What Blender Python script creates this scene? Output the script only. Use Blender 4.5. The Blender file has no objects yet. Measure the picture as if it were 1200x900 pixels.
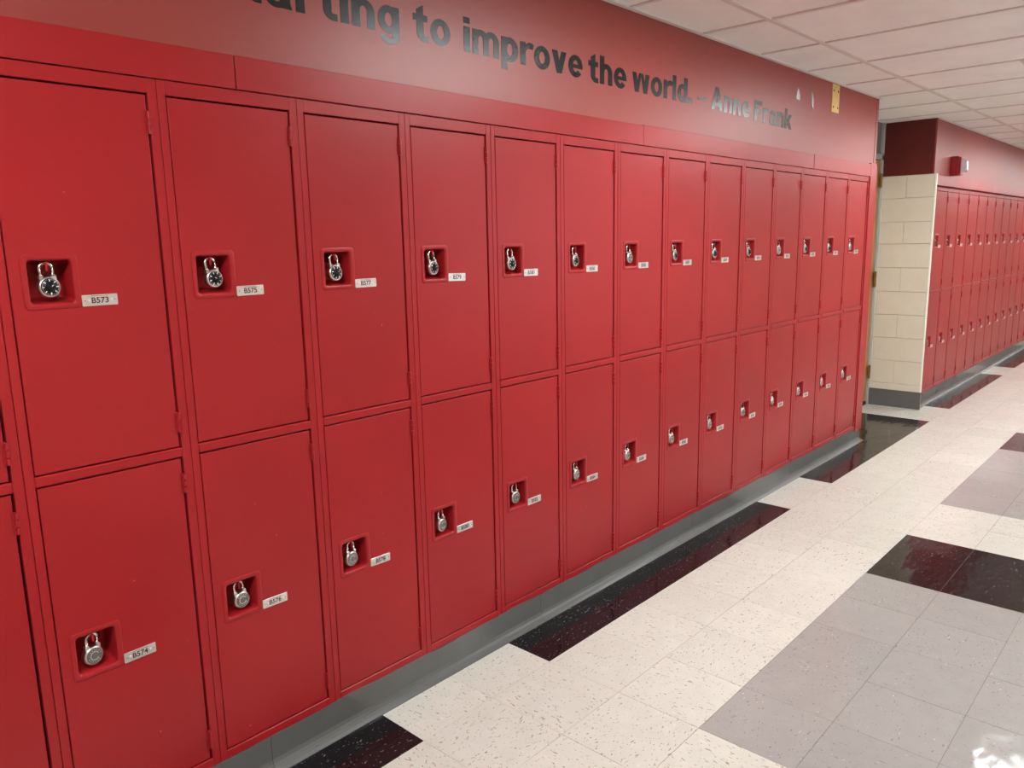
import bpy, bmesh, math, random
from mathutils import Vector, Matrix
random.seed(7)
SC = bpy.context.scene
COL = SC.collection

# ------------------------------------------------------------------ camera
F_PX = 912.6
CAM = Vector((-0.4902, -1.9306, 1.5173))
YAW, PITCH, ROLL = math.radians(42.609), math.radians(-10.368), math.radians(-1.127)
fwd = Vector((math.cos(YAW) * math.cos(PITCH), math.sin(YAW) * math.cos(PITCH), math.sin(PITCH)))
rgt = Vector((math.sin(YAW), -math.cos(YAW), 0))
upv = rgt.cross(fwd)
r2 = rgt * math.cos(ROLL) + upv * math.sin(ROLL)
u2 = upv * math.cos(ROLL) - rgt * math.sin(ROLL)
cd = bpy.data.cameras.new('camera')
cd.sensor_width = 36.0
cd.lens = F_PX / 1200.0 * 36.0
cd.clip_start = 0.02
cam = bpy.data.objects.new('camera', cd)
COL.objects.link(cam)
M = Matrix.Identity(4)
for i in range(3):
    M[i][0], M[i][1], M[i][2], M[i][3] = r2[i], u2[i], -fwd[i], CAM[i]
cam.matrix_world = M
SC.camera = cam

# ------------------------------------------------------------------ world, light levels, exposure
LAMP = 24.5            # radiance of the ceiling light diffusers
LAMP_COL = (0.97, 1.0, 0.985, 1)
W = bpy.data.worlds.new('world')
SC.world = W
W.use_nodes = True
W.node_tree.nodes['Background'].inputs[0].default_value = (0.90, 0.95, 1.0, 1)
W.node_tree.nodes['Background'].inputs[1].default_value = 2.4
pl = bpy.data.lights.new('added_window_portal', 'AREA')          # sampling portal for daylight through the added, unseen window
pl.shape = 'RECTANGLE'
pl.size, pl.size_y = 2.6, 1.3
pl.cycles.is_portal = True
po = bpy.data.objects.new('added_window_portal', pl)
po.location = (5.2, -3.24, 1.55)
po.rotation_euler = (math.radians(90), 0, 0)
COL.objects.link(po)
SC.view_settings.view_transform = 'Standard'
SC.view_settings.look = 'None'
SC.view_settings.exposure = 0.12
SC.view_settings.gamma = 1.0
SC.view_settings.use_curve_mapping = False


# ------------------------------------------------------------------ helpers
def obj(name, mesh, parent=None, loc=None, rot=None):
    o = bpy.data.objects.new(name, mesh)
    COL.objects.link(o)
    if parent is not None:
        o.parent = parent
    if loc is not None:
        o.location = loc
    if rot is not None:
        o.rotation_euler = rot
    return o


def tag(o, label=None, cat=None, group=None, kind=None):
    if label: o['label'] = label
    if cat: o['category'] = cat
    if group: o['group'] = group
    if kind: o['kind'] = kind
    return o


def empty(name, loc=(0, 0, 0)):
    o = obj(name, None, None, loc)
    o.empty_display_size = 0.05
    return o


def box(bm, x0, x1, y0, y1, z0, z1, bev=0.0, mi=0, seg=1):
    b = bmesh.new()
    bmesh.ops.create_cube(b, size=1.0)
    for v in b.verts:
        v.co = Vector((x0 + (v.co.x + .5) * (x1 - x0), y0 + (v.co.y + .5) * (y1 - y0), z0 + (v.co.z + .5) * (z1 - z0)))
    if bev > 0:
        bmesh.ops.bevel(b, geom=list(b.edges), offset=bev, segments=seg, affect='EDGES', profile=0.5)
    for f in b.faces: f.material_index = mi
    merge(bm, b)


def merge(bm, b):
    vm = {}
    for v in b.verts:
        vm[v] = bm.verts.new(v.co)
    for f in b.faces:
        try:
            nf = bm.faces.new([vm[v] for v in f.verts])
            nf.material_index = f.material_index
            nf.smooth = f.smooth
        except ValueError:
            pass
    b.free()


def finish(bm, name, mats, smooth=False):
    bmesh.ops.recalc_face_normals(bm, faces=bm.faces)
    me = bpy.data.meshes.new(name)
    bm.to_mesh(me)
    bm.free()
    for m in (mats if isinstance(mats, (list, tuple)) else [mats]):
        me.materials.append(m)
    if smooth:
        for p in me.polygons: p.use_smooth = True
    return me


def box_mesh(name, dims, mats, bev=0.0):
    bm = bmesh.new()
    box(bm, *dims, bev=bev)
    return finish(bm, name, mats)


def rrect(x0, x1, z0, z1, r, n=4):
    pts = []
    for cx, cz, a0 in ((x1 - r, z1 - r, 0), (x0 + r, z1 - r, 90), (x0 + r, z0 + r, 180), (x1 - r, z0 + r, 270)):
        for i in range(n + 1):
            a = math.radians(a0 + 90 * i / n)
            pts.append((cx + r * math.cos(a), cz + r * math.sin(a)))
    return pts


def loft(bm, rings, cap_last=False, cap_first=False, mi=0, smooth=False, closed=True):
    vs = [[bm.verts.new(p) for p in ring] for ring in rings]
    for a, b in zip(vs, vs[1:]):
        n = len(a)
        for i in range(n if closed else n - 1):
            f = bm.faces.new((a[i], a[(i + 1) % n], b[(i + 1) % n], b[i]))
            f.material_index = mi
            f.smooth = smooth
    if cap_last:
        f = bm.faces.new(vs[-1]); f.material_index = mi
    if cap_first:
        f = bm.faces.new(list(reversed(vs[0]))); f.material_index = mi
    return vs


def lathe_y(bm, prof, cx, cz, n=28, mi=0, smooth=True):
    """profile of (radius, y) turned about an axis parallel to Y"""
    rings = []
    for r, y in prof:
        rings.append([(cx + r * math.cos(2 * math.pi * i / n), y, cz + r * math.sin(2 * math.pi * i / n)) for i in range(n)])
    loft(bm, rings, cap_last=True, cap_first=True, mi=mi, smooth=smooth)


def cyl_z(bm, cx, cy, z0, z1, r, n=10, mi=0):
    rings = [[(cx + r * math.cos(2 * math.pi * i / n), cy + r * math.sin(2 * math.pi * i / n), z) for i in range(n)] for z in (z0, z1)]
    loft(bm, rings, True, True, mi=mi, smooth=False)


# ------------------------------------------------------------------ materials
def new_mat(name):
    m = bpy.data.materials.new(name)
    m.use_nodes = True
    nt = m.node_tree
    bs = nt.nodes['Principled BSDF']
    return m, nt, bs


def nd(nt, t, **kw):
    n = nt.nodes.new(t)
    for k, v in kw.items(): setattr(n, k, v)
    return n


def coords(nt, scale=(1, 1, 1), rnd=True):
    tc = nd(nt, 'ShaderNodeTexCoord')
    mp = nd(nt, 'ShaderNodeMapping')
    mp.inputs['Scale'].default_value = scale
    nt.links.new(tc.outputs['Object'], mp.inputs['Vector'])
    if rnd:
        oi = nd(nt, 'ShaderNodeObjectInfo')
        mu = nd(nt, 'ShaderNodeMath', operation='MULTIPLY')
        mu.inputs[1].default_value = 37.0
        nt.links.new(oi.outputs['Random'], mu.inputs[0])
        nt.links.new(mu.outputs[0], mp.inputs['Location'])
    return mp.outputs['Vector']


def noise(nt, vec, scale, detail=2.0, rough=0.5):
    n = nd(nt, 'ShaderNodeTexNoise')
    n.inputs['Scale'].default_value = scale
    n.inputs['Detail'].default_value = detail
    n.inputs['Roughness'].default_value = rough
    nt.links.new(vec, n.inputs['Vector'])
    return n.outputs['Fac']


def ramp(nt, fac, p0, p1):
    r = nd(nt, 'ShaderNodeMapRange')
    r.inputs['From Min'].default_value = p0
    r.inputs['From Max'].default_value = p1
    nt.links.new(fac, r.inputs['Value'])
    return r.outputs[0]


def mix(nt, fac, a, b):
    m = nd(nt, 'ShaderNodeMix', data_type='RGBA')
    nt.links.new(fac, m.inputs[0])
    for s, v in ((6, a), (7, b)):
        if isinstance(v, tuple):
            m.inputs[s].default_value = (*v, 1)
        else:
            nt.links.new(v, m.inputs[s])
    return m.outputs[2]


def bump(nt, bs, fac, strength, dist=0.01, prev=None):
    b = nd(nt, 'ShaderNodeBump')
    b.inputs['Strength'].default_value = strength
    b.inputs['Distance'].default_value = dist
    nt.links.new(fac, b.inputs['Height'])
    if prev is not None:
        nt.links.new(prev, b.inputs['Normal'])
    nt.links.new(b.outputs[0], bs.inputs['Normal'])
    return b.outputs[0]


def simple(name, col, rough=0.5, metal=0.0, spec=0.5, var=0.0, vscale=6.0, bmp=0.0, bscale=80.0, rnd=True):
    m, nt, bs = new_mat(name)
    bs.inputs['Base Color'].default_value = (*col, 1)
    bs.inputs['Roughness'].default_value = rough
    bs.inputs['Metallic'].default_value = metal
    bs.inputs['Specular IOR Level'].default_value = spec
    if var > 0 or bmp > 0:
        v = coords(nt, rnd=rnd)
    if var > 0:
        f = noise(nt, v, vscale, 4)
        lo = tuple(c * (1 - var) for c in col)
        hi = tuple(min(1, c * (1 + var)) for c in col)
        nt.links.new(mix(nt, ramp(nt, f, 0.3, 0.7), lo, hi), bs.inputs['Base Color'])
    if bmp > 0:
        bump(nt, bs, noise(nt, v, bscale, 3), bmp, 0.002)
    return m


def red_paint():
    m, nt, bs = new_mat('red locker enamel')
    v = coords(nt)
    vs = coords(nt, (40, 40, 9))
    base = (0.44, 0.0135, 0.0175)
    c = mix(nt, ramp(nt, noise(nt, v, 2.2, 3), 0.3, 0.7), (0.325, 0.0105, 0.0140), (0.365, 0.0130, 0.0170))
    chips = ramp(nt, noise(nt, v, 75, 2, 0.4), 0.80, 0.825)
    c = mix(nt, chips, c, (0.60, 0.22, 0.19))
    scr = ramp(nt, noise(nt, vs, 3.0, 2, 0.5), 0.80, 0.83)
    c = mix(nt, scr, c, (0.52, 0.06, 0.06))
    nt.links.new(c, bs.inputs['Base Color'])
    bs.inputs['Specular IOR Level'].default_value = 0.34
    rr = nd(nt, 'ShaderNodeMapRange')
    rr.inputs['To Min'].default_value = 0.29
    rr.inputs['To Max'].default_value = 0.40
    nt.links.new(noise(nt, v, 3.5, 4), rr.inputs['Value'])
    nt.links.new(rr.outputs[0], bs.inputs['Roughness'])
    b1 = bump(nt, bs, noise(nt, v, 3.2, 1), 0.10, 0.02)
    bump(nt, bs, noise(nt, v, 420, 2), 0.045, 0.001, b1)
    return m


def vct(name, base, var, flecks):
    """vinyl composition tile: streaky flecks under floor polish"""
    m, nt, bs = new_mat(name)
    v = coords(nt)
    c = mix(nt, ramp(nt, noise(nt, v, 14, 4), 0.3, 0.7), tuple(b * (1 - var) for b in base), tuple(min(1, b * (1 + var)) for b in base))
    oi = nd(nt, 'ShaderNodeObjectInfo')
    for sc, lo, hi, col in flecks:
        f = ramp(nt, noise(nt, coords(nt, sc), 1.0, 1.5, 0.45), lo, hi)
        c = mix(nt, f, c, col)
    hsv = nd(nt, 'ShaderNodeHueSaturation')
    mr = nd(nt, 'ShaderNodeMapRange')
    mr.inputs['To Min'].default_value = 0.97
    mr.inputs['To Max'].default_value = 1.03
    nt.links.new(oi.outputs['Random'], mr.inputs['Value'])
    nt.links.new(mr.outputs[0], hsv.inputs['Value'])
    nt.links.new(c, hsv.inputs['Color'])
    nt.links.new(hsv.outputs[0], bs.inputs['Base Color'])
    bs.inputs['Roughness'].default_value = 0.09
    bs.inputs['IOR'].default_value = 1.40
    geo = nd(nt, 'ShaderNodeNewGeometry')
    mp = nd(nt, 'ShaderNodeMapping')
    mp.inputs['Scale'].default_value = (1.0, 2.2, 1.0)
    nt.links.new(geo.outputs['Position'], mp.inputs['Vector'])
    b1 = bump(nt, bs, noise(nt, mp.outputs[0], 5.0, 2), 0.24, 0.012)
    bump(nt, bs, noise(nt, mp.outputs[0], 90.0, 2), 0.03, 0.002, b1)
    return m


RED = red_paint()
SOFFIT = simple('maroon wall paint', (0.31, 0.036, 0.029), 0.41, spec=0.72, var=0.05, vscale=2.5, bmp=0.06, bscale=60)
SOFFIT_SHADED = simple('maroon wall paint shaded', (0.13, 0.017, 0.015), 0.55, spec=0.35, var=0.04, bmp=0.05, bscale=60)  # soffit maroon darkened: shade of the alcove-side faces put into the colour
CREAM = simple('cream block paint', (0.76, 0.705, 0.58), 0.42, var=0.03, vscale=8, bmp=0.22, bscale=140)
CREAM_EDGE = simple('white corner bead', (0.78, 0.72, 0.62), 0.4, bmp=0.05)
MORTAR = simple('painted mortar joint', (0.64, 0.58, 0.46), 0.6, bmp=0.1)
BASE = simple('grey cove base vinyl', (0.125, 0.130, 0.129), 0.22, var=0.12, vscale=3.0, bmp=0.04, bscale=30)
BASE_DARK = simple('charcoal base paint', (0.125, 0.128, 0.126), 0.35, var=0.06, bmp=0.04)
CEIL_T = simple('ceiling tile mineral fibre', (0.93, 0.92, 0.905), 0.9, spec=0.1, var=0.03, vscale=5, bmp=0.35, bscale=260)
CEIL_G = simple('ceiling grid enamel', (0.74, 0.69, 0.67), 0.45, var=0.02)
CEIL_B = simple('ceiling void', (0.10, 0.09, 0.085), 0.9, var=0.02)
STEEL = simple('padlock stainless steel', (0.62, 0.60, 0.57), 0.28, metal=1.0, var=0.06, vscale=40, bmp=0.03, bscale=300)
STEEL_D = simple('padlock engraved steel', (0.20, 0.185, 0.18), 0.5, metal=0.8, bmp=0.2, bscale=500)
CHROME = simple('padlock shackle chrome', (0.75, 0.72, 0.68), 0.18, metal=1.0, var=0.04, vscale=60)
DIAL = simple('padlock black dial', (0.006, 0.007, 0.009), 0.35, spec=0.22, var=0.05, vscale=50)
DIAL_W = simple('padlock dial white', (0.75, 0.75, 0.73), 0.5, var=0.03)
PLATE = simple('aluminium number plate', (0.74, 0.71, 0.68), 0.38, metal=0.88, var=0.08, vscale=60, bmp=0.05, bscale=300)
INK = simple('number plate ink', (0.035, 0.035, 0.04), 0.5, var=0.05)
RIVET = simple('rivet aluminium', (0.85, 0.83, 0.80), 0.35, metal=0.3, var=0.03)
VINYL = simple('black gloss vinyl letters', (0.012, 0.016, 0.017), 0.25, spec=0.32, var=0.2, vscale=30, bmp=0.10, bscale=120)
BRASS = simple('brass plate', (0.80, 0.60, 0.22), 0.36, metal=0.55, var=0.06, vscale=20, bmp=0.04)
BRASS_D = simple('aged brass hinge', (0.30, 0.19, 0.05), 0.4, metal=0.8, var=0.1, vscale=40)
SCREW = simple('dark screw head', (0.10, 0.08, 0.05), 0.5, metal=0.6, var=0.05)
WOOD = simple('varnished oak door', (0.42, 0.19, 0.055), 0.35, var=0.18, vscale=9, bmp=0.05)
JAMB = simple('grey steel door frame', (0.40, 0.40, 0.36), 0.4, var=0.04, bmp=0.03)
TRANSOM = simple('grey transom panel', (0.16, 0.165, 0.16), 0.35, var=0.05)
ALARM = simple('fire alarm red plastic', (0.30, 0.010, 0.016), 0.35, var=0.04)
RUBBER = simple('black rubber sweep', (0.015, 0.015, 0.015), 0.6, var=0.05)
GROUT = simple('floor tile joint', (0.25, 0.215, 0.175), 0.6, var=0.1)
CHIP = simple('torn foil sticker scrap', (0.75, 0.77, 0.78), 0.25, metal=0.6, var=0.1, vscale=60)
FAR = simple('far wall paint', (0.55, 0.50, 0.42), 0.5, var=0.03)

WHITE_T = vct('white vinyl tile', (0.60, 0.595, 0.54), 0.03,
              [((42, 120, 50), 0.672, 0.715, (0.36, 0.31, 0.26)), ((90, 230, 90), 0.69, 0.72, (0.16, 0.125, 0.10)), ((30, 90, 40), 0.70, 0.76, (0.68, 0.67, 0.63))])
GREY_T = vct('grey vinyl tile', (0.33, 0.315, 0.305), 0.035,
             [((45, 120, 50), 0.68, 0.73, (0.24, 0.22, 0.215)), ((85, 200, 90), 0.715, 0.745, (0.10, 0.09, 0.085)), ((60, 150, 70), 0.735, 0.765, (0.55, 0.53, 0.51))])
BLACK_T = vct('black vinyl tile', (0.0085, 0.0065, 0.008), 0.1,
              [((50, 150, 60), 0.70, 0.735, (0.13, 0.125, 0.12)), ((100, 240, 90), 0.715, 0.75, (0.30, 0.29, 0.28))])

m, nt, bs = new_mat('light diffuser')
bs.inputs['Base Color'].default_value = (0.9, 0.9, 0.88, 1)
v = coords(nt, rnd=False)
bump(nt, bs, noise(nt, v, 150, 1), 0.2, 0.002)
bs.inputs['Emission Color'].default_value = LAMP_COL
bs.inputs['Emission Strength'].default_value = LAMP
DIFF = m
m, nt, bs = new_mat('strobe lens')
bs.inputs['Base Color'].default_value = (0.92, 0.92, 0.92, 1)
bs.inputs['Roughness'].default_value = 0.12
bs.inputs['Transmission Weight'].default_value = 0.6
v = coords(nt, rnd=False)
bump(nt, bs, noise(nt, v, 120, 1), 0.3, 0.002)
LENS = m
m, nt, bs = new_mat('added window glass')
for n_ in list(nt.nodes):
    if n_.type == 'BSDF_PRINCIPLED': nt.nodes.remove(n_)
tr = nd(nt, 'ShaderNodeBsdfTransparent')
tr.inputs[0].default_value = (0.92, 0.95, 0.94, 1)
nt.links.new(tr.outputs[0], nt.nodes['Material Output'].inputs[0])
GLASS = m

# ------------------------------------------------------------------ dimensions
T = 0.3048
X0, YB = 1.5224, -0.2388          # floor tile grid origin
CZ = 2.444                        # ceiling height
PIT = 0.381                       # locker width
XEND = 5.452                      # end of the first wall
XCW = 6.815                       # cream block wall
YAL = 0.40                        # back of the alcove
S2 = 7.032                        # first seam of the far bank
N2 = 14
XW0, XW1 = -3.2, 26.0
YR = -3.12                        # opposite wall

# ------------------------------------------------------------------ floor
floor = tag(obj('floor', box_mesh('floor', (XW0, XW1, YR - .02, 0.45, -0.06, -0.0022), GROUT)), kind='structure',
            label='polished checker floor of white, grey and black vinyl tiles')


def tile_mat(i, j):
    """i along the lockers from the grid origin, j away from the lockers; tile (0,-1) is the black one at the base"""
    a = i % 9
    if j <= -1:
        x = X0 + (i + .5) * T
        return BLACK_T if a < 7 else WHITE_T
    if 2 <= j <= 6:
        if a < 5: return GREY_T
        if a < 7: return BLACK_T
    if j >= 9 and a < 7:
        return BLACK_T
    return WHITE_T


def project(p):
    d = Vector(p) - CAM
    z = d.dot(fwd)
    if z < 0.05: return None
    return (600 + F_PX * d.dot(r2) / z, 450 - F_PX * d.dot(u2) / z)


def tile_ok(i, j):
    x = X0 + (i + .5) * T
    y = YB - (j + .5) * T
    if y > 0.09: return XEND - 0.1 < x < XCW + 0.1
    return True


cells = []
for i in range(-16, 51):
    for j in range(-3, 10):
        if not tile_ok(i, j): continue
        xa, ya = X0 + i * T, YB - j * T
        pr = [project((xa + dx, ya - dy, 0)) for dx, dy in ((0, 0), (T, 0), (T, T), (0, T))]
        area = 0
        if all(pr):
            cxm = sum(p[0] for p in pr) / 4; cym = sum(p[1] for p in pr) / 4
            if -40 < cxm < 1240 and -40 < cym < 960:
                area = abs(sum(pr[k][0] * pr[(k + 1) % 4][1] - pr[(k + 1) % 4][0] * pr[k][1] for k in range(4))) / 2
        cells.append((area, i, j))
cells.sort(reverse=True)
h = T / 2 - 0.0007
tile_me = {}
for mt in (WHITE_T, GREY_T, BLACK_T):
    tile_me[mt.name] = box_mesh('floor_tile', (-h, h, -h, h, -0.003, 0.0), mt)
rest = {}
for n, (area, i, j) in enumerate(cells):
    mt = tile_mat(i, j)
    x, y = X0 + (i + .5) * T, YB - (j + .5) * T
    if n < 290 and area > 30:
        o = obj('floor_tile', tile_me[mt.name], floor, (x, y, 0))
        q = (i + j) % 2
        o.rotation_euler = (random.gauss(0, .0009), random.gauss(0, .0009), math.pi / 2 * q if mt is not BLACK_T else 0)
        o.location.z = random.uniform(-.0002, .0)
    else:
        rest.setdefault(mt.name, [mt, []])[1].append((x, y))
bm = bmesh.new()
mats = []
for k, (mt, pts) in enumerate(rest.values()):
    mats.append(mt)
    for x, y in pts:
        vs = [bm.verts.new((x + a, y + b, random.uniform(-.0004, 0))) for a, b in ((-h, -h), (h, -h), (h, h), (-h, h))]
        f = bm.faces.new(vs)
        f.material_index = k
tag(obj('floor_tile_field', finish(bm, 'floor_tile_field', mats), floor), kind='stuff')

# ------------------------------------------------------------------ walls
YS = 0.008       # soffit plane above the lockers
bm = bmesh.new()
box(bm, XW0, XEND, YAL, YAL + .1, 0, CZ + .1, mi=1)                       # wall behind the lockers
box(bm, XW0, XEND, YS, YAL, 1.93, CZ + .1)                                # soffit over the lockers
box(bm, XW0, -2 * PIT - .004, 0.0, YAL, 0, 1.93, mi=0)                    # plain wall before the first locker
box(bm, XEND - .03, XEND, 0.03, YAL, 0, 1.93, mi=0)                       # return into the alcove
wl = tag(obj('wall_left', finish(bm, 'wall_left', [SOFFIT, SOFFIT_SHADED])), kind='structure', label='maroon wall above the first row of red lockers')
# rough drywall edge strip at the corner of the soffit
obj('corner_strip', box_mesh('corner_strip', (XEND - .035, XEND + .002, YS - .003, YS + .02, 2.012, CZ), SOFFIT, .001), wl)

# alcove side wall of painted block
bm = bmesh.new()
box(bm, XCW + .006, XCW + .045, -0.034, YAL + .1, 0, 2.006, mi=0)
box(bm, XCW + .04, S2 - .004, 0.06, YAL + .1, 0, 2.006, mi=1)
wa = tag(obj('wall_alcove', finish(bm, 'wall_alcove', [MORTAR, SOFFIT_SHADED])), kind='structure', label='cream painted block wall at the side of the alcove')
zj = [0.004, 0.207, 0.412, 0.615, 0.817, 1.020, 1.226, 1.430, 1.615, 1.815, 2.006]
for r in range(10):
    cuts = [-0.036, 0.185, YAL + .02] if r % 2 == 1 else [-0.036, 0.37, YAL + .02]
    for a, b in zip(cuts, cuts[1:]):
        obj('block', box_mesh('block', (XCW, XCW + .02, a + .0012, b - .0012, zj[r] + .0020, zj[r + 1] - .0020), CREAM, .0026), wa)
bm = bmesh.new()
loft(bm, [[(XCW - .002 + .01 * (1 - math.cos(a)) if a < 1.6 else XCW + .008 + .03 * (a - 1.57), -.036 - .009 * math.sin(min(a, 1.5708)), z) for a in (0, .4, .8, 1.2, 1.57, 2.0, 2.4)] for z in (0.15, 2.006)], closed=False, smooth=True)
obj('corner_bead', finish(bm, 'corner_bead', CREAM_EDGE), wa)
obj('base_band', box_mesh('base_band', (XCW - .008, XCW + .01, -0.05, YAL - .01, 0, 0.152), BASE_DARK, .002), wa)

bm = bmesh.new()
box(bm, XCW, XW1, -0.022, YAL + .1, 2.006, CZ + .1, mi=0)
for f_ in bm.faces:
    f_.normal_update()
    if f_.normal.x < -.9: f_.material_index = 1  # side facing the alcove gets the maroon with shade painted in
box(bm, S2, XW1, YAL, YAL + .1, 0, 2.006, mi=1)
box(bm, S2 + N2 * PIT + .003, XW1, 0, YAL, 0, 2.006, mi=0)
wf = tag(obj('wall_far', finish(bm, 'wall_far', [SOFFIT, SOFFIT_SHADED])), kind='structure', label='maroon wall above the far row of red lockers')
obj('corner_strip', box_mesh('corner_strip', (XCW - .003, XCW + .035, -.025, -.012, 2.008, CZ), SOFFIT, .001), wf)

bm = bmesh.new()
WX0, WX1, WZ0, WZ1 = 3.9, 6.5, 0.90, 2.20  # window added out of view to brighten the surroundings of the alcove
for a, b, c, d in ((XW0, WX0, 0, CZ + .1), (WX1, XW1, 0, CZ + .1), (WX0, WX1, 0, WZ0), (WX0, WX1, WZ1, CZ + .1)):
    box(bm, a, b, YR - .1, YR, c, d, mi=0)
for a, b, c, d in ((XW0, WX0, .12, 2.0), (WX1, XW1, .12, 2.0), (WX0, WX1, .12, WZ0)):
    box(bm, a, b, YR, YR + .03, c, d, mi=1)
box(bm, XW0, XW1, YR, YR + .035, 0, 0.115, mi=2)
tag(obj('wall_right', finish(bm, 'wall_right', [SOFFIT, CREAM, BASE])), kind='structure', label='opposite corridor wall painted cream below and maroon above')
bm = bmesh.new()
for k in range(4):
    xx = WX0 + (WX1 - WX0) * k / 3
    box(bm, xx - .03, xx + .03, YR - .09, YR - .02, WZ0, WZ1)
for z in (WZ0, WZ1):
    box(bm, WX0, WX1, YR - .09, YR - .02, z - .03, z + .03)
win = tag(obj('added_window_1', finish(bm, 'added_window_1', JAMB)), kind='structure', label='added three-pane window for extra daylight, unseen in the opposite wall')
for k in range(3):
    w3 = (WX1 - WX0) / 3
    obj('pane', box_mesh('pane', (WX0 + w3 * k + .03, WX0 + w3 * (k + 1) - .03, YR - .06, YR - .055, WZ0 + .03, WZ1 - .03), GLASS), win)
tag(obj('wall_near', box_mesh('wall_near', (XW0 - .1, XW0, YR - .1, YAL + .1, 0, CZ + .1), FAR)), kind='structure', label='corridor end wall behind the viewer')
tag(obj('wall_end', box_mesh('wall_end', (XW1, XW1 + .1, YR - .1, YAL + .1, 0, CZ + .1), FAR)), kind='structure', label='cream wall closing the far end of the corridor')

# alcove back: door, frame, transom
bm = bmesh.new()
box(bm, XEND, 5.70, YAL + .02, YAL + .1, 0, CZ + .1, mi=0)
tag(obj('wall_back', finish(bm, 'wall_back', [SOFFIT_SHADED])), kind='structure', label='short maroon wall at the back of the alcove')
bm = bmesh.new()
box(bm, 6.772, XCW + .01, YAL - .02, YAL + .1, 0, CZ + .02, .003)
box(bm, 5.70, 5.748, YAL - .02, YAL + .1, 0, CZ + .02, .003)
box(bm, 5.70, XCW, YAL - .02, YAL + .1, 2.142, 2.19, .003)
df = tag(obj('door_1', finish(bm, 'door_1', JAMB)), kind='structure', label='varnished wooden door in a grey steel frame inside the alcove')
obj('door_leaf', box_mesh('door_leaf', (5.752, 6.768, YAL - .005, YAL + .04, 0.02, 2.138), WOOD, .002), df)
obj('door_sweep', box_mesh('door_sweep', (5.752, 6.768, YAL - .012, YAL + .03, 0.002, 0.035), RUBBER, .001), df)
obj('transom_panel', box_mesh('transom_panel', (5.748, 6.772, YAL, YAL + .03, 2.19, CZ + .02), TRANSOM), df)
for z0, z1 in ((1.915, 2.025), (1.065, 1.195), (0.245, 0.36)):
    bm = bmesh.new()
    cyl_z(bm, 6.770, YAL - .026, z0, z1, .0085, 12)
    for zz in (z0 - .004, z1):
        cyl_z(bm, 6.770, YAL - .026, zz, zz + .004, .006, 12)
    box(bm, 6.745, 6.795, YAL - .0225, YAL - .018, z0, z1)
    obj('door_hinge', finish(bm, 'door_hinge', BRASS_D), df)

# ------------------------------------------------------------------ ceiling
MAIN_Y = [-0.33, -1.55, -2.77]
CX0, CDX = 2.955, 0.602
ceil = tag(obj('ceiling', box_mesh('ceiling', (XW0, XW1, YR - .05, YAL + .1, CZ + .09, CZ + .15), CEIL_B)), kind='structure',
           label='suspended ceiling of pale mineral tiles in a metal grid')
lights = [CX0 + CDX * (-2 + 5 * k) for k in range(-1, 8)]       # two bays long each


def light_at(x, y):
    return any(a - .01 < x < a + 2 * CDX + .01 and -1.55 < y < -0.94 for a in lights)


tb = .012
for y in MAIN_Y:
    obj('grid_runner', box_mesh('grid_runner', (XW0, XW1, y - tb, y + tb, CZ - .001, CZ + .03), CEIL_G), ceil)
rows = [(-.33, 0.0), (-1.55, -.33), (-2.77, -1.55), (YR, -2.77)]
n0 = int(math.floor((XW0 - CX0) / CDX))
n1 = int(math.ceil((XW1 - CX0) / CDX))
tee = {}
tile_cache = {}
for n in range(n0, n1 + 1):
    x = CX0 + n * CDX
    for (ya, yb) in rows:
        inside_alcove = XEND < x < XCW
        yb2 = YAL if (yb == 0.0 and inside_alcove) else (yb if yb < 0 else (YS if x < 6.0 else -0.03))
        if XW0 < x < XW1 and not (ya == -1.55 and light_at(x, -1.2) and any(abs(x - a - CDX) < .05 for a in lights)):
            y_lo = ya
            key = (round(ya, 3), round(yb2, 3))
            if key not in tee:
                tee[key] = box_mesh('cross_tee', (-tb * .8, tb * .8, ya + tb, yb2 - tb * (yb2 < -.1), CZ - .0005, CZ + .028), CEIL_G)
            obj('cross_tee', tee[key], ceil, (x, 0, 0))
        elif XW0 < x < XW1:
            key = ('half',)
            if key not in tee:
                tee[key] = box_mesh('cross_tee', (-tb * .8, tb * .8, -.94 + tb, -.33 - tb, CZ - .0005, CZ + .028), CEIL_G)
            obj('cross_tee', tee[key], ceil, (x, 0, 0))
        xa, xb = max(x, XW0), min(x + CDX, XW1)
        if xb - xa < .05: continue
        spans = [(ya, yb2, xa, xb)]
        if yb == 0.0:
            mx = (xa + xb) / 2
            spans = []
            for (u0, u1, top) in ((xa, min(xb, XEND), YS), (max(xa, XEND), min(xb, XCW), YAL), (max(xa, XCW), xb, -0.03)):
                if u1 - u0 > .02: spans.append((ya, top, u0, u1))
        elif ya == -1.55 and light_at((xa + xb) / 2, -1.2):
            spans = [(-.94, yb, xa, xb)]
        for (a, b, u0, u1) in spans:
            w, l = round(u1 - u0, 4), round(b - a, 4)
            key = (w, l)
            if key not in tile_cache:
                tile_cache[key] = box_mesh('ceiling_tile', (-w / 2 + .003, w / 2 - .003, -l / 2 + .003, l / 2 - .003, 0.0, 0.015), CEIL_T)
            o = obj('ceiling_tile', tile_cache[key], ceil, ((u0 + u1) / 2, (a + b) / 2, CZ + .005))
            o.rotation_euler = (random.gauss(0, .0012), random.gauss(0, .0015), 0)
# wall angle trim
tag(obj('trim_7', box_mesh('trim_7', (XW0, XEND, YS - .022, YS - .0005, CZ - .002, CZ + .02), CEIL_G)), kind='structure', label='pale metal edge angle where ceiling meets the wall')
tag(obj('trim_8', box_mesh('trim_8', (XCW, XW1, -.044, -.0225, CZ - .002, CZ + .02), CEIL_G)), kind='structure', label='pale metal edge angle above the far lockers')

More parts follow.
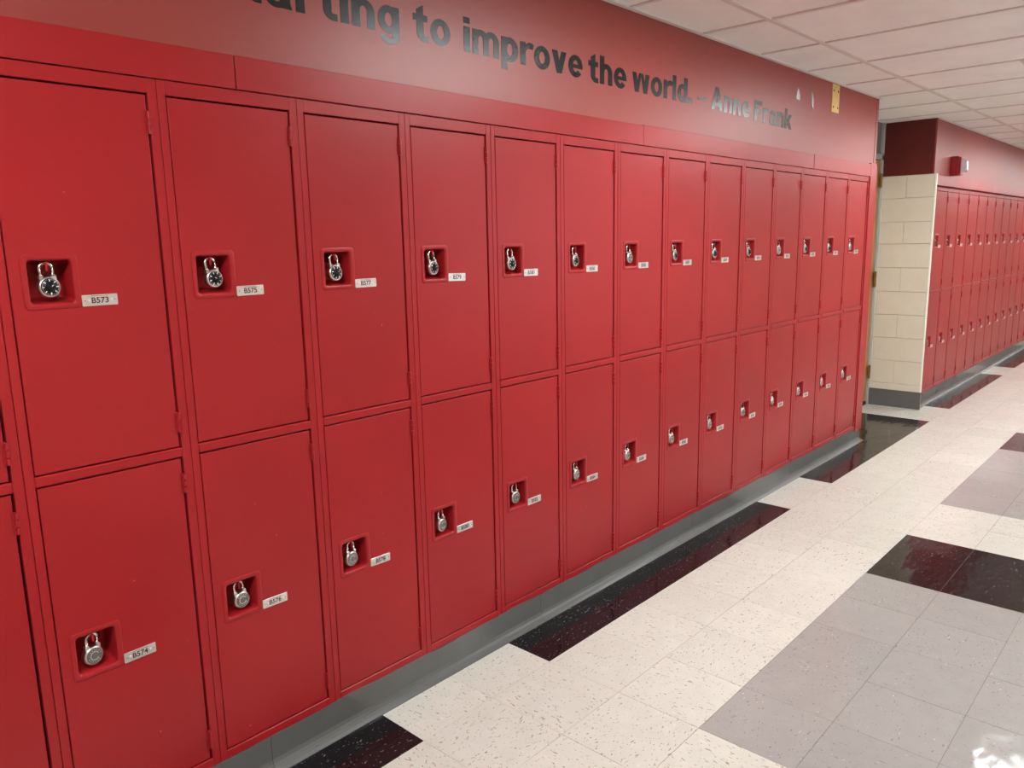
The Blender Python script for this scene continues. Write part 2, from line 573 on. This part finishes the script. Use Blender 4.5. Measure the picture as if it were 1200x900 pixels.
for k, a in enumerate(lights):
    xm = a + CDX
    t = empty('ceiling_light', (xm, -1.245, CZ))
    bm = bmesh.new()
    L, Wd = CDX - tb, 0.305 - tb * .6
    for d in ((-L, L, -Wd, -Wd + .02), (-L, L, Wd - .02, Wd), (-L, -L + .02, -Wd + .02, Wd - .02), (L - .02, L, -Wd + .02, Wd - .02)):
        box(bm, *d, -.004, .05, .001)
    obj('light_frame', finish(bm, 'light_frame', CEIL_G), t)
    obj('light_diffuser', box_mesh('light_diffuser', (-L + .02, L - .02, -Wd + .02, Wd - .02, .004, .012), DIFF), t)
    tag(t, 'recessed rectangular ceiling light with a glowing diffuser over the corridor', 'ceiling light', 'ceiling lights along the corridor')

# ------------------------------------------------------------------ trims above lockers and cove base
joints = [-2 * PIT, 0.586, 2.470, 4.335, 5.374]
for n, (a, b) in enumerate(zip(joints, joints[1:])):
    tag(obj('trim_%d' % (n + 1), box_mesh('trim', (a + .0012, b - .0012, -.004 - .001 * (n % 2), YS + .02, 1.9140, 1.9960 + .003 * (n > 1)), RED, .0012)), kind='structure',
        label='red sheet metal filler strip above the lockers')
j2 = [XCW + .05, 8.905, 10.80, S2 + N2 * PIT]
for n, (a, b) in enumerate(zip(j2, j2[1:])):
    tag(obj('trim_%d' % (n + 10), box_mesh('trim', (a + .0012, b - .0012, -.0300, .03, 1.9165, 2.008), RED, .0012)), kind='structure',
        label='red sheet metal filler strip above the far lockers')
# vertical end filler beside the last locker
ef = box_mesh('trim_5', (14 * PIT + .0015, XEND + .012, -.006, .20, 0.085, 2.006), RED, .002)
tag(obj('trim_5', ef), kind='structure', label='vertical red end filler panel beside the alcove')


def cove(x0, x1, top=.1065):
    bm = bmesh.new()
    prof = [(0.03, top), (-.0015, top), (-.0018, .085), (-.003, .030), (-.006, .018), (-.012, .0095), (-.022, .0050), (-.036, .0028), (-.036, 0.0), (0.03, 0.0)]
    n = max(2, int((x1 - x0) / .04))
    rings = []
    for k in range(n + 1):
        x = x0 + (x1 - x0) * k / n
        wob = .0022 * math.sin(x * 9.1) + .0015 * math.sin(x * 23.7 + 1)
        rings.append([(x, y, z + (wob if z > .06 else 0)) for y, z in prof])
    loft(bm, rings, True, True)
    return bm


bl = empty('baseboard_left', (0, 0, 0))
tag(bl, 'grey vinyl cove base under the first row of lockers', kind='structure')
bx = [-2 * PIT, 0.533, 1.752, 2.971, 4.190, XEND - .006]
for a, b in zip(bx, bx[1:]):
    obj('cove_base', finish(cove(a + .0006, b - .0006), 'cove_base', BASE), bl)
bf = empty('baseboard_far', (0, 0, 0))
tag(bf, 'grey vinyl cove base under the far row of lockers', kind='structure')
bx = [S2 - .16, 8.10, 9.32, 10.54, S2 + N2 * PIT + 2]
for a, b in zip(bx, bx[1:]):
    obj('cove_base', finish(cove(a + .0006, b - .0006), 'cove_base', BASE), bf)

# ------------------------------------------------------------------ lockers
DX0, DX1 = .0235, .3532          # door edges within a locker
UZ0, UZ1 = 1.0195, 1.8742
LZ0, LZ1 = 0.1335, 0.9880
YF = 0.0015                      # door face
CUP = (.047, .163, -.061, .061)  # escutcheon, relative to its centre height


def frame_mesh():
    bm = bmesh.new()
    P = PIT
    g = .0006
    b = .0011
    box(bm, g, .0205, 0, .020, .1045, 1.912, b)
    box(bm, .3585, P - g, 0, .020, .1045, 1.912, b)
    box(bm, .0205, .3585, .0003, .020, 1.8785, 1.912, b)
    box(bm, .0205, .3585, -.0022, .020, .9915, 1.0165, .0030)
    box(bm, .0205, .3585, -.0006, .020, .1045, .1305, .0015)
    # carcass
    box(bm, g, .003, .020, .38, .1045, 1.912)
    box(bm, P - .003, P - g, .020, .38, .1045, 1.912)
    box(bm, .003, P - .003, .376, .38, .1045, 1.912)
    box(bm, .003, P - .003, .020, .376, 1.908, 1.912)
    box(bm, .003, P - .003, .020, .376, 1.003, 1.006)
    box(bm, .003, P - .003, .020, .376, .1045, .108)
    return finish(bm, 'frame', RED)


def door_mesh(z0, z1, zc):
    """pressed door skin with rolled edges and an opening behind the latch cup"""
    bm = bmesh.new()
    x0, x1 = DX0, DX1
    r = .0020
    hx0, hx1, hz0, hz1 = .0515, .1585, zc - .0565, zc + .0565
    xs = [x0 + r, hx0, hx1, x1 - r]
    zs = [z0 + r, hz0, hz1, z1 - r]
    g = [[bm.verts.new((x, YF, z)) for z in zs] for x in xs]
    for a in range(3):
        for c in range(3):
            if a == 1 and c == 1: continue
            bm.faces.new((g[a][c], g[a + 1][c], g[a + 1][c + 1], g[a][c + 1]))
    per = [(0, 0), (1, 0), (2, 0), (3, 0), (3, 1), (3, 2), (3, 3), (2, 3), (1, 3), (0, 3), (0, 2), (0, 1)]

    def ring(e, y):
        out = []
        for a, c in per:
            v = g[a][c].co
            out.append(bm.verts.new((v.x + e * ((a == 3) - (a == 0)), y, v.z + e * ((c == 3) - (c == 0)))))
        return out
    prev = [g[a][c] for a, c in per]
    for e, y in ((r * .7, YF + r * .3), (r, YF + r), (r, YF + .017), (-.012, YF + .017)):
        cur = ring(e, y)
        for k in range(12):
            bm.faces.new((prev[k], prev[(k + 1) % 12], cur[(k + 1) % 12], cur[k]))
        prev = cur
    hr = [g[1][1], g[2][1], g[2][2], g[1][2]]
    back = [bm.verts.new((v.co.x, YF + .012, v.co.z)) for v in hr]
    for k in range(4):
        bm.faces.new((hr[k], hr[(k + 1) % 4], back[(k + 1) % 4], back[k]))
    return finish(bm, 'door', RED)


def cup_mesh():
    """pressed recessed latch cup with a raised rim; origin at rim centre height"""
    bm = bmesh.new()
    rings = []
    for (ex, r, y) in ((0, .0115, YF + .0005), (0, .0115, YF - .0010), (.0012, .0110, YF - .0018), (.0075, .0095, YF - .0018), (.0112, .0085, YF - .0012), (.0130, .0080, YF + .0008),
                       (.0140, .0085, YF + .006), (.0155, .0095, YF + .056), (.0185, .0095, YF + .064), (.0235, .0085, YF + .0665)):
        x0, x1, z0, z1 = CUP
        bot = .004 if y > YF + .02 else 0
        rings.append([(x, y, z) for x, z in rrect(x0 + ex, x1 - ex, z0 + ex + bot, z1 - ex, r)])
    loft(bm, rings, cap_last=True, smooth=True)
    return finish(bm, 'latch_cup', RED)


def hasp_mesh():
    bm = bmesh.new()
    # tongue with a slot: two cheeks and a nose, the shackle passes between
    box(bm, .098, .1035, YF + .004, YF + .067, .030, .036, .001)
    box(bm, .098, .1035, YF + .0035, YF + .0075, .016, .034, .001)
    box(bm, .098, .1035, YF + .034, YF + .067, .010, .034, .001)
    return finish(bm, 'hasp', RED)


def hinge_mesh():
    bm = bmesh.new()
    for k in range(3):
        cyl_z(bm, 0, 0, -.026 + k * .0175, -.026 + k * .0175 + .0160, .0052, 10)
    box(bm, -.0075, 0, .0005, .004, -.026, .026)
    return finish(bm, 'hinge', RED)


def text_mesh(s, size, offset=0.0):
    c = bpy.data.curves.new('txt', 'FONT')
    c.body = s
    c.size = size
    c.offset = offset
    c.resolution_u = 3
    c.extrude = 0.0
    o = bpy.data.objects.new('txt', c)
    COL.objects.link(o)
    bpy.context.view_layer.update()
    dg = bpy.context.evaluated_depsgraph_get()
    me = bpy.data.meshes.new_from_object(o.evaluated_get(dg))
    vs = [v.co.copy() for v in me.vertices]
    fs = [tuple(p.vertices) for p in me.polygons]
    bpy.data.objects.remove(o)
    bpy.data.curves.remove(c)
    bpy.data.meshes.remove(me)
    return vs, fs


def plate_mesh(s=None):
    """aluminium plate 78 x 26 mm, riveted, stamped number; origin at centre"""
    bm = bmesh.new()
    pts = rrect(-.039, .039, -.013, .013, .002, 2)
    loft(bm, [[(x, YF, z) for x, z in pts], [(x, YF - .0012, z) for x, z in pts], [(x * .985, YF - .0017, z * .96) for x, z in pts]], cap_last=True, mi=0)
    for sx in (-1, 1):
        lathe_y(bm, [(.0034, YF - .0015), (.0030, YF - .0026), (.0016, YF - .0031)], sx * .0245, 0.0, 10, mi=2)
        lathe_y(bm, [(.0013, YF - .0015), (.0012, YF - .0020)], sx * .0325, 0.0, 8, mi=1)
    if s:
        vs, fs = text_mesh(s, .0185, .00045)
        x0 = min(v.x for v in vs); x1 = max(v.x for v in vs)
        z0 = min(v.y for v in vs); z1 = max(v.y for v in vs)
        kx = .0375 / (x1 - x0)
        kz = .0140 / (z1 - z0)
        nv = [bm.verts.new(((v.x - (x0 + x1) / 2) * kx, YF - .00195, (v.y - (z0 + z1) / 2) * kz)) for v in vs]
        for f in fs:
            try:
                q = bm.faces.new([nv[i] for i in f]); q.material_index = 1
            except ValueError:
                pass
        # thin stamped line over the number
        box(bm, -.019, .019, YF - .0019, YF - .0015, .0095, .0103, mi=1)
    return finish(bm, 'number_plate', [PLATE, INK, RIVET])


FRAME = frame_mesh()
UC, LC = 1.4490, 0.5600          # latch centre heights
UDOOR, LDOOR = door_mesh(UZ0, UZ1, UC), door_mesh(LZ0, LZ1, LC)
CUPM, HASP, HINGE, PLAIN = cup_mesh(), hasp_mesh(), hinge_mesh(), plate_mesh()

ORD = ['', 'last', 'second', 'third', 'fourth', 'fifth', 'sixth', 'seventh', 'eighth', 'ninth', 'tenth', 'eleventh', 'twelfth', 'thirteenth', 'fourteenth']


def locker(x, num=None, label='', group=''):
    t = empty('two_tier_locker', (x, 0, 0))
    tag(t, label, 'locker', group)
    obj('frame', FRAME, t)
    for dm, zc, hz, n in ((UDOOR, UC, (1.811, 1.083), num), (LDOOR, LC, (.923, .191), None if num is None else num + 1)):
        d = obj('door', dm, t, (0, random.uniform(-.0004, .0006), 0))
        d.rotation_euler = (0, 0, random.gauss(0, .0007))
        obj('latch_cup', CUPM, d, (0, 0, zc))
        obj('hasp', HASP, d, (0, 0, zc + .008))
        for z in hz:
            obj('hinge', HINGE, d, (.3563, -.0022, z))
        pm = PLAIN if n is None else plate_mesh('B%d' % n)
        p = obj('number_plate', pm, d, (.2025, 0, zc - .0465))
        p.rotation_euler = (0, random.gauss(0, .012), 0)
        if n is not None:
            p['label'] = 'aluminium number plate stamped B%d' % n
    return t


# ------------------------------------------------------------------ padlocks
def shackle_mesh():
    bm = bmesh.new()
    R, r = .0135, .0037
    path = [(-R, 0, -.040), (-R, 0, -.012)]
    for k in range(9):
        a = math.pi - math.pi * k / 8
        path.append((R * math.cos(a), 0, -.012 + R * .9 * math.sin(a)))
    path += [(R, 0, -.012), (R, 0, -.040)]
    rings = []
    for k, p in enumerate(path):
        a = Vector(path[max(0, k - 1)]); b = Vector(path[min(len(path) - 1, k + 1)])
        t = (b - a).normalized()
        nrm = Vector((0, 1, 0)).cross(t).normalized()
        rings.append([Vector(p) + (nrm * math.cos(2 * math.pi * i / 8) + Vector((0, 1, 0)) * math.sin(2 * math.pi * i / 8)) * r for i in range(8)])
    loft(bm, rings, True, True, smooth=True)
    return finish(bm, 'shackle', CHROME)


PCZ = -.0535     # body centre below shackle crown


def body_mesh():
    bm = bmesh.new()
    R = .0238
    lathe_y(bm, [(.017, .0105), (.0205, .0100), (.0228, .0082), (R, .0045), (R, -.0045), (.0230, -.0072), (.0208, -.0092), (.0195, -.0098), (.019, -.0088)], 0, PCZ, 30)
    box(bm, -.0185, -.0085, -.0062, .0062, PCZ + .014, PCZ + .0265, .0015)
    box(bm, .0085, .0185, -.0062, .0062, PCZ + .014, PCZ + .0265, .0015)
    return finish(bm, 'lock_body', STEEL)


def dial_mesh():
    bm = bmesh.new()
    lathe_y(bm, [(.0192, -.0075), (.0192, -.0100), (.0182, -.0108), (.0105, -.0114), (.0090, -.0150), (.0072, -.0172), (.0060, -.0176)], 0, PCZ, 28, mi=0)
    # long marks and wedges like the numbers on the rim
    for k in range(40):
        a = 2 * math.pi * k / 40
        w, l0 = (.0013, .0122) if k % 5 == 0 else (.00035, .0160)
        c, s = math.cos(a), math.sin(a)
        q = [(l0, -w), (.0178, -w * .6), (.0178, w * .6), (l0, w)]
        vs = [bm.verts.new((u * c - v * s, -.01125, PCZ + u * s + v * c)) for u, v in q]
        bm.faces.new(vs).material_index = 1
    q = [(.001, -.0006), (.0058, -.0006), (.0058, .0006), (.001, .0006)]
    vs = [bm.verts.new((v, -.01775, PCZ + u)) for u, v in q]
    bm.faces.new(vs).material_index = 1
    return finish(bm, 'dial', [DIAL, DIAL_W])


def back_mesh():
    bm = bmesh.new()
    # engraved annulus and raised open ring on the back of the lock
    lathe_y(bm, [(.0190, -.0085), (.0190, -.0100), (.0180, -.0103), (.0118, -.0103)], 0, PCZ, 28, mi=0)
    n = 26
    rings = []
    for k in range(n):
        a = math.radians(28 + 304 * k / (n - 1))
        rings.append([(r * math.cos(a), y, PCZ + r * math.sin(a)) for r, y in ((.0088, -.0103), (.0092, -.0115), (.0112, -.0115), (.0116, -.0103))])
    loft(bm, rings, closed=False, mi=1)
    lathe_y(bm, [(.0070, -.0100), (.0068, -.0108), (.0060, -.0110)], 0, PCZ, 20, mi=0)
    # raised dashes of the stamped rim
    for k in range(16):
        if k % 8 in (0, 7): continue
        a = 2 * math.pi * k / 16
        c, s = math.cos(a), math.sin(a)
        q = [(.0138, -.0014), (.0165, -.0014), (.0165, .0010), (.0138, .0010)]
        vs = [bm.verts.new((u * c - v * s, -.0106, PCZ + u * s + v * c)) for u, v in q]
        bm.faces.new(vs).material_index = 1
    return finish(bm, 'back_plate', [STEEL_D, STEEL])


SHK, BODY, DIALM, BACK = shackle_mesh(), body_mesh(), dial_mesh(), back_mesh()


def padlock(x, zc, face, label, group, swing=0.0, yaw=0.0, tilt=0.0):
    t = empty('combination_padlock', (x + .1005, YF + .0150, zc + .0415))
    t.rotation_euler = (tilt, swing, yaw)
    tag(t, label, 'padlock', group)
    obj('shackle', SHK, t)
    obj('lock_body', BODY, t)
    if face == 'dial':
        d = obj('dial', DIALM, t)
        a = random.uniform(-1.2, 1.2)
        d.location = (0, 0, 0)
        d.rotation_euler = (0, 0, 0)
        # turn the dial about its own axis
        mt = Matrix.Translation((0, 0, PCZ)) @ Matrix.Rotation(a, 4, 'Y') @ Matrix.Translation((0, 0, -PCZ))
        d.matrix_local = mt
        d['label'] = 'black dial with white marks'
    else:
        obj('back_plate', BACK, t)
    return t


SILVER_UP = {6, 10, 13}
for k in range(-2, 14):
    num = 573 + 2 * k
    left = 14 - k
    if k <= 3:
        lab = 'red steel two-door locker with number plates B%d and B%d' % (num, num + 1)
    elif left == 1:
        lab = 'last red two-door locker of the long row, beside the red end filler at the alcove'
    else:
        lab = 'red two-door locker, %s counting back from the red end filler at the alcove' % ORD[left]
    locker(k * PIT, num, lab, 'red lockers under the lettered wall')
    for up in (True, False):
        where = 'upper' if up else 'lower'
        n = num if up else num + 1
        face = 'dial' if (up and k not in SILVER_UP) else 'back'
        look = 'steel padlock with black dial' if face == 'dial' else 'steel padlock turned back outwards'
        if k <= 3:
            lb = '%s on the door numbered B%d' % (look, n)
        elif left == 1:
            lb = '%s, %s door beside the red end filler' % (look, where)
        else:
            lb = '%s, %s door of %s locker back from red end filler' % (look, where, ORD[left])
        padlock(k * PIT, UC if up else LC, face, lb, 'padlocks on the long locker row',
                swing=random.gauss(-.02, .05), yaw=random.gauss(.10 if up else .06, .08), tilt=-.05 if up else -.03)

ORD2 = ['first'] + ORD[2:]
for k in range(N2):
    locker(S2 + k * PIT, None, 'red two-door locker, %s of the far row counted from the cream block wall' % ORD2[k], 'red lockers beyond the alcove')
    for up in (True, False):
        where = 'upper' if up else 'lower'
        face = 'dial' if up and k not in (3,) else 'back'
        look = 'black-dial padlock' if face == 'dial' else 'steel padlock turned back outwards'
        padlock(S2 + k * PIT, UC if up else LC, face, '%s, %s door of %s far locker from cream wall' % (look, where, ORD2[k]), 'padlocks on the far locker row',
                swing=random.gauss(0, .05), yaw=random.gauss(.05, .06), tilt=-.03)

# ------------------------------------------------------------------ wall lettering
letter_cache = {}
ST = .25


def q4(*p): return ('q', p)
def rc(x0, x1, y0, y1): return ('q', ((x0, y0), (x1, y0), (x1, y1), (x0, y1)))
def rg(cx, cy, RX, RY, rx, ry, a0=0, a1=360): return ('r', (cx, cy, RX, RY, rx, ry, a0, a1))


GLYPHS = {     # heavy grotesque letter shapes, ascender height = 1, x-height = .73
    's': (.66, [rg(.33, .53, .32, .21, .09, .07, 15, 270), rg(.33, .21, .33, .22, .09, .07, -165, 90)]),
    't': (.54, [rc(.13, .38, .24, .73), rc(0, .53, .55, .73), q4((.13, .72), (.38, .72), (.38, 1.0), (.13, .86)), rg(.43, .24, .30, .25, .06, .075, 180, 270), rc(.42, .54, -.01, .165)]),
    'a': (.70, [rc(.43, .66, .0, .48), rg(.345, .47, .315, .27, .085, .11, 0, 168), rg(.30, .215, .30, .23, .10, .085), q4((.50, 0), (.70, 0), (.66, .12), (.5, .12))]),
    'r': (.54, [rc(0, ST, 0, .73), rg(.47, .40, .33, .34, .22, .15, 60, 165), rc(.40, .54, .54, .74)]),
    'i': (.25, [rc(0, ST, 0, .73), rc(0, ST, .82, 1.0)]),
    'l': (.25, [rc(0, ST, 0, 1.0)]),
    'n': (.72, [rc(0, ST, 0, .73), rc(.47, .72, 0, .44), rg(.36, .43, .36, .315, .11, .13, 0, 180)]),
    'h': (.72, [rc(0, ST, 0, 1.0), rc(.47, .72, 0, .44), rg(.36, .43, .36, .315, .11, .13, 0, 180)]),
    'm': (1.10, [rc(0, .23, 0, .73), rc(.435, .665, 0, .44), rc(.87, 1.10, 0, .44), rg(.3325, .43, .3325, .315, .1025, .13, 0, 180), rg(.7675, .43, .3325, .315, .1025, .13, 0, 180)]),
    'g': (.72, [rg(.36, .375, .36, .37, .125, .185), rc(.48, .72, -.02, .73), rg(.37, -.02, .35, .255, .12, .10, 195, 360)]),
    'o': (.77, [rg(.385, .365, .385, .38, .14, .19)]),
    'p': (.74, [rc(0, ST, -.27, .73), rg(.37, .365, .37, .38, .125, .19)]),
    'd': (.74, [rc(.49, .74, 0, 1.0), rg(.37, .365, .37, .38, .125, .19)]),
    'v': (.74, [q4((0, .73), (.27, .73), (.49, 0), (.25, 0)), q4((.47, .73), (.74, .73), (.49, 0), (.25, 0))]),
    'e': (.76, [rg(.38, .365, .38, .38, .14, .20, 0, 322), rc(.16, .755, .295, .425)]),
    'w': (1.10, [q4((0, .73), (.25, .73), (.39, 0), (.16, 0)), q4((.42, .73), (.57, .73), (.39, 0), (.16, 0)), q4((.53, .73), (.68, .73), (.94, 0), (.71, 0)), q4((.85, .73), (1.10, .73), (.94, 0), (.71, 0))]),
    'k': (.78, [rc(0, ST, 0, 1.0), q4((.20, .28), (.46, .73), (.76, .73), (.30, .20)), q4((.28, .38), (.46, .50), (.79, 0), (.49, 0))]),
    'A': (.98, [q4((0, 0), (.27, 0), (.62, 1), (.36, 1)), q4((.71, 0), (.98, 0), (.62, 1), (.36, 1)), rc(.22, .76, .17, .35)]),
    'F': (.74, [rc(0, .27, 0, 1), rc(0, .74, .80, 1), rc(0, .66, .40, .59)]),
    '.': (.25, [rc(0, .25, 0, .25)]),
}


def glyph_mesh(c, kx, kz):
    bm = bmesh.new()
    n = 0
    for kind, d in GLYPHS[c][1]:
        y = -.0007 - .00004 * n
        n += 1
        if kind == 'q':
            loft(bm, [[(px * kx, .0003, pz * kz) for px, pz in d], [(px * kx, y, pz * kz) for px, pz in d]], True, False)
        else:
            cx, cy, RX, RY, rx, ry, a0, a1 = d
            m = max(6, int((a1 - a0) / 12))
            full = a1 - a0 >= 360
            cols = []
            for i in range(m + (0 if full else 1)):
                a = math.radians(a0 + (a1 - a0) * i / m)
                ca, sa = math.cos(a), math.sin(a)
                cols.append([(kx * (cx + ca * r0), yy, kz * (cy + sa * r1)) for r0, r1, yy in ((RX, RY, .0003), (RX, RY, y), (rx, ry, y), (rx, ry, .0003))])
            if full: cols.append(cols[0])
            loft(bm, cols, closed=False)
    return finish(bm, 'letter', VINYL)


lt = empty('wall_lettering', (0, YS - .0004, 2.13))
tag(lt, 'glossy dark vinyl letters of a quotation stuck on the maroon wall above the lockers', 'lettering')
KZ = .107


def word(s, xl, xr, zl, zr, kz=KZ):
    gap = .10
    total = sum(GLYPHS[c][0] for c in s) + gap * (len(s) - 1)
    kx = (xr - xl) / total
    pen = 0.0
    for c in s:
        ox = xl + pen * kx
        oz = zl + (zr - zl) * (ox - xl) / max(.01, xr - xl)
        obj('letter', glyph_mesh(c, kx, kz), lt, (ox, 0, oz - 2.13))
        pen += GLYPHS[c][0] + gap


word('starting', 0.535, 1.145, 2.141, 2.136)
word('to', 1.200, 1.356, 2.136, 2.136)
word('improve', 1.416, 2.056, 2.136, 2.134)
word('the', 2.094, 2.355, 2.130, 2.130)
word('world.', 2.400, 2.892, 2.130, 2.130)
obj('letter', box_mesh('letter', (0, .093, -.0007, .0003, 0, .013), VINYL), lt, (2.945, 0, 2.158 - 2.13))
word('Anne', 3.075, 3.486, 2.128, 2.124)
word('Frank', 3.538, 4.014, 2.116, 2.112)

# ------------------------------------------------------------------ brass plate, foil scraps, fire alarm
bp = empty('brass_plate', (4.652, YS, 2.355))
tag(bp, 'yellow brass mounting plate with four screws on the maroon wall under the ceiling', 'wall plate')
obj('plate', box_mesh('plate', (-.058, .058, -.003, 0, -.083, .083), BRASS, .001), bp)
for sx in (-1, 1):
    for z in (-.052, .045):
        bm = bmesh.new()
        lathe_y(bm, [(.007, -.0028), (.006, -.0045), (.003, -.0052)], 0, 0, 10)
        obj('screw', finish(bm, 'screw', SCREW), bp, (sx * .036, 0, z))

for pts, loc, lab in (([(-.018, -.024), (.020, -.028), (.026, -.010), (.012, .004), (.010, .030), (-.004, .026), (-.012, .000)], (4.075, YS, 2.315), 'small torn scrap of silver foil above the end of the lettering'),
                      ([(-.010, .040), (.004, .030), (.014, .000), (.018, -.046), (.002, -.024), (-.006, .004)], (4.285, YS, 2.305), 'narrow curled scrap of silver foil beside the brass plate')):
    bm = bmesh.new()
    loft(bm, [[(x * 1.3, -.0003, z * 1.15) for x, z in pts], [(x * 1.2, -.004 - .05 * abs(x), z * 1.1) for x, z in pts]], True, True)
    tag(obj('foil_scrap', finish(bm, 'foil_scrap', CHIP), None, loc), lab, 'sticker scrap', 'foil scraps on the maroon wall')

fa = empty('fire_alarm_strobe', (7.365, -.022, 2.09))
tag(fa, 'red fire alarm strobe with clear lens on the wall above the far lockers', 'fire alarm')
obj('back_box', box_mesh('back_box', (-.062, .062, -.062, 0, -.078, .082), ALARM, .004), fa)
obj('face_plate', box_mesh('face_plate', (-.058, .058, -.078, -.062, -.072, .076), ALARM, .004), fa)
bm = bmesh.new()
loft(bm, [[(x, -.078, z) for x, z in rrect(-.032, .050, -.060, .060, .008)], [(x * .92 + .002, -.105, z * .9) for x, z in rrect(-.032, .050, -.060, .060, .010)],
          [(x * .6 + .004, -.118, z * .65) for x, z in rrect(-.032, .050, -.060, .060, .012)]], True, False)
lens = obj('strobe_lens', finish(bm, 'strobe_lens', LENS), fa)
lens['label'] = 'clear strobe lens'
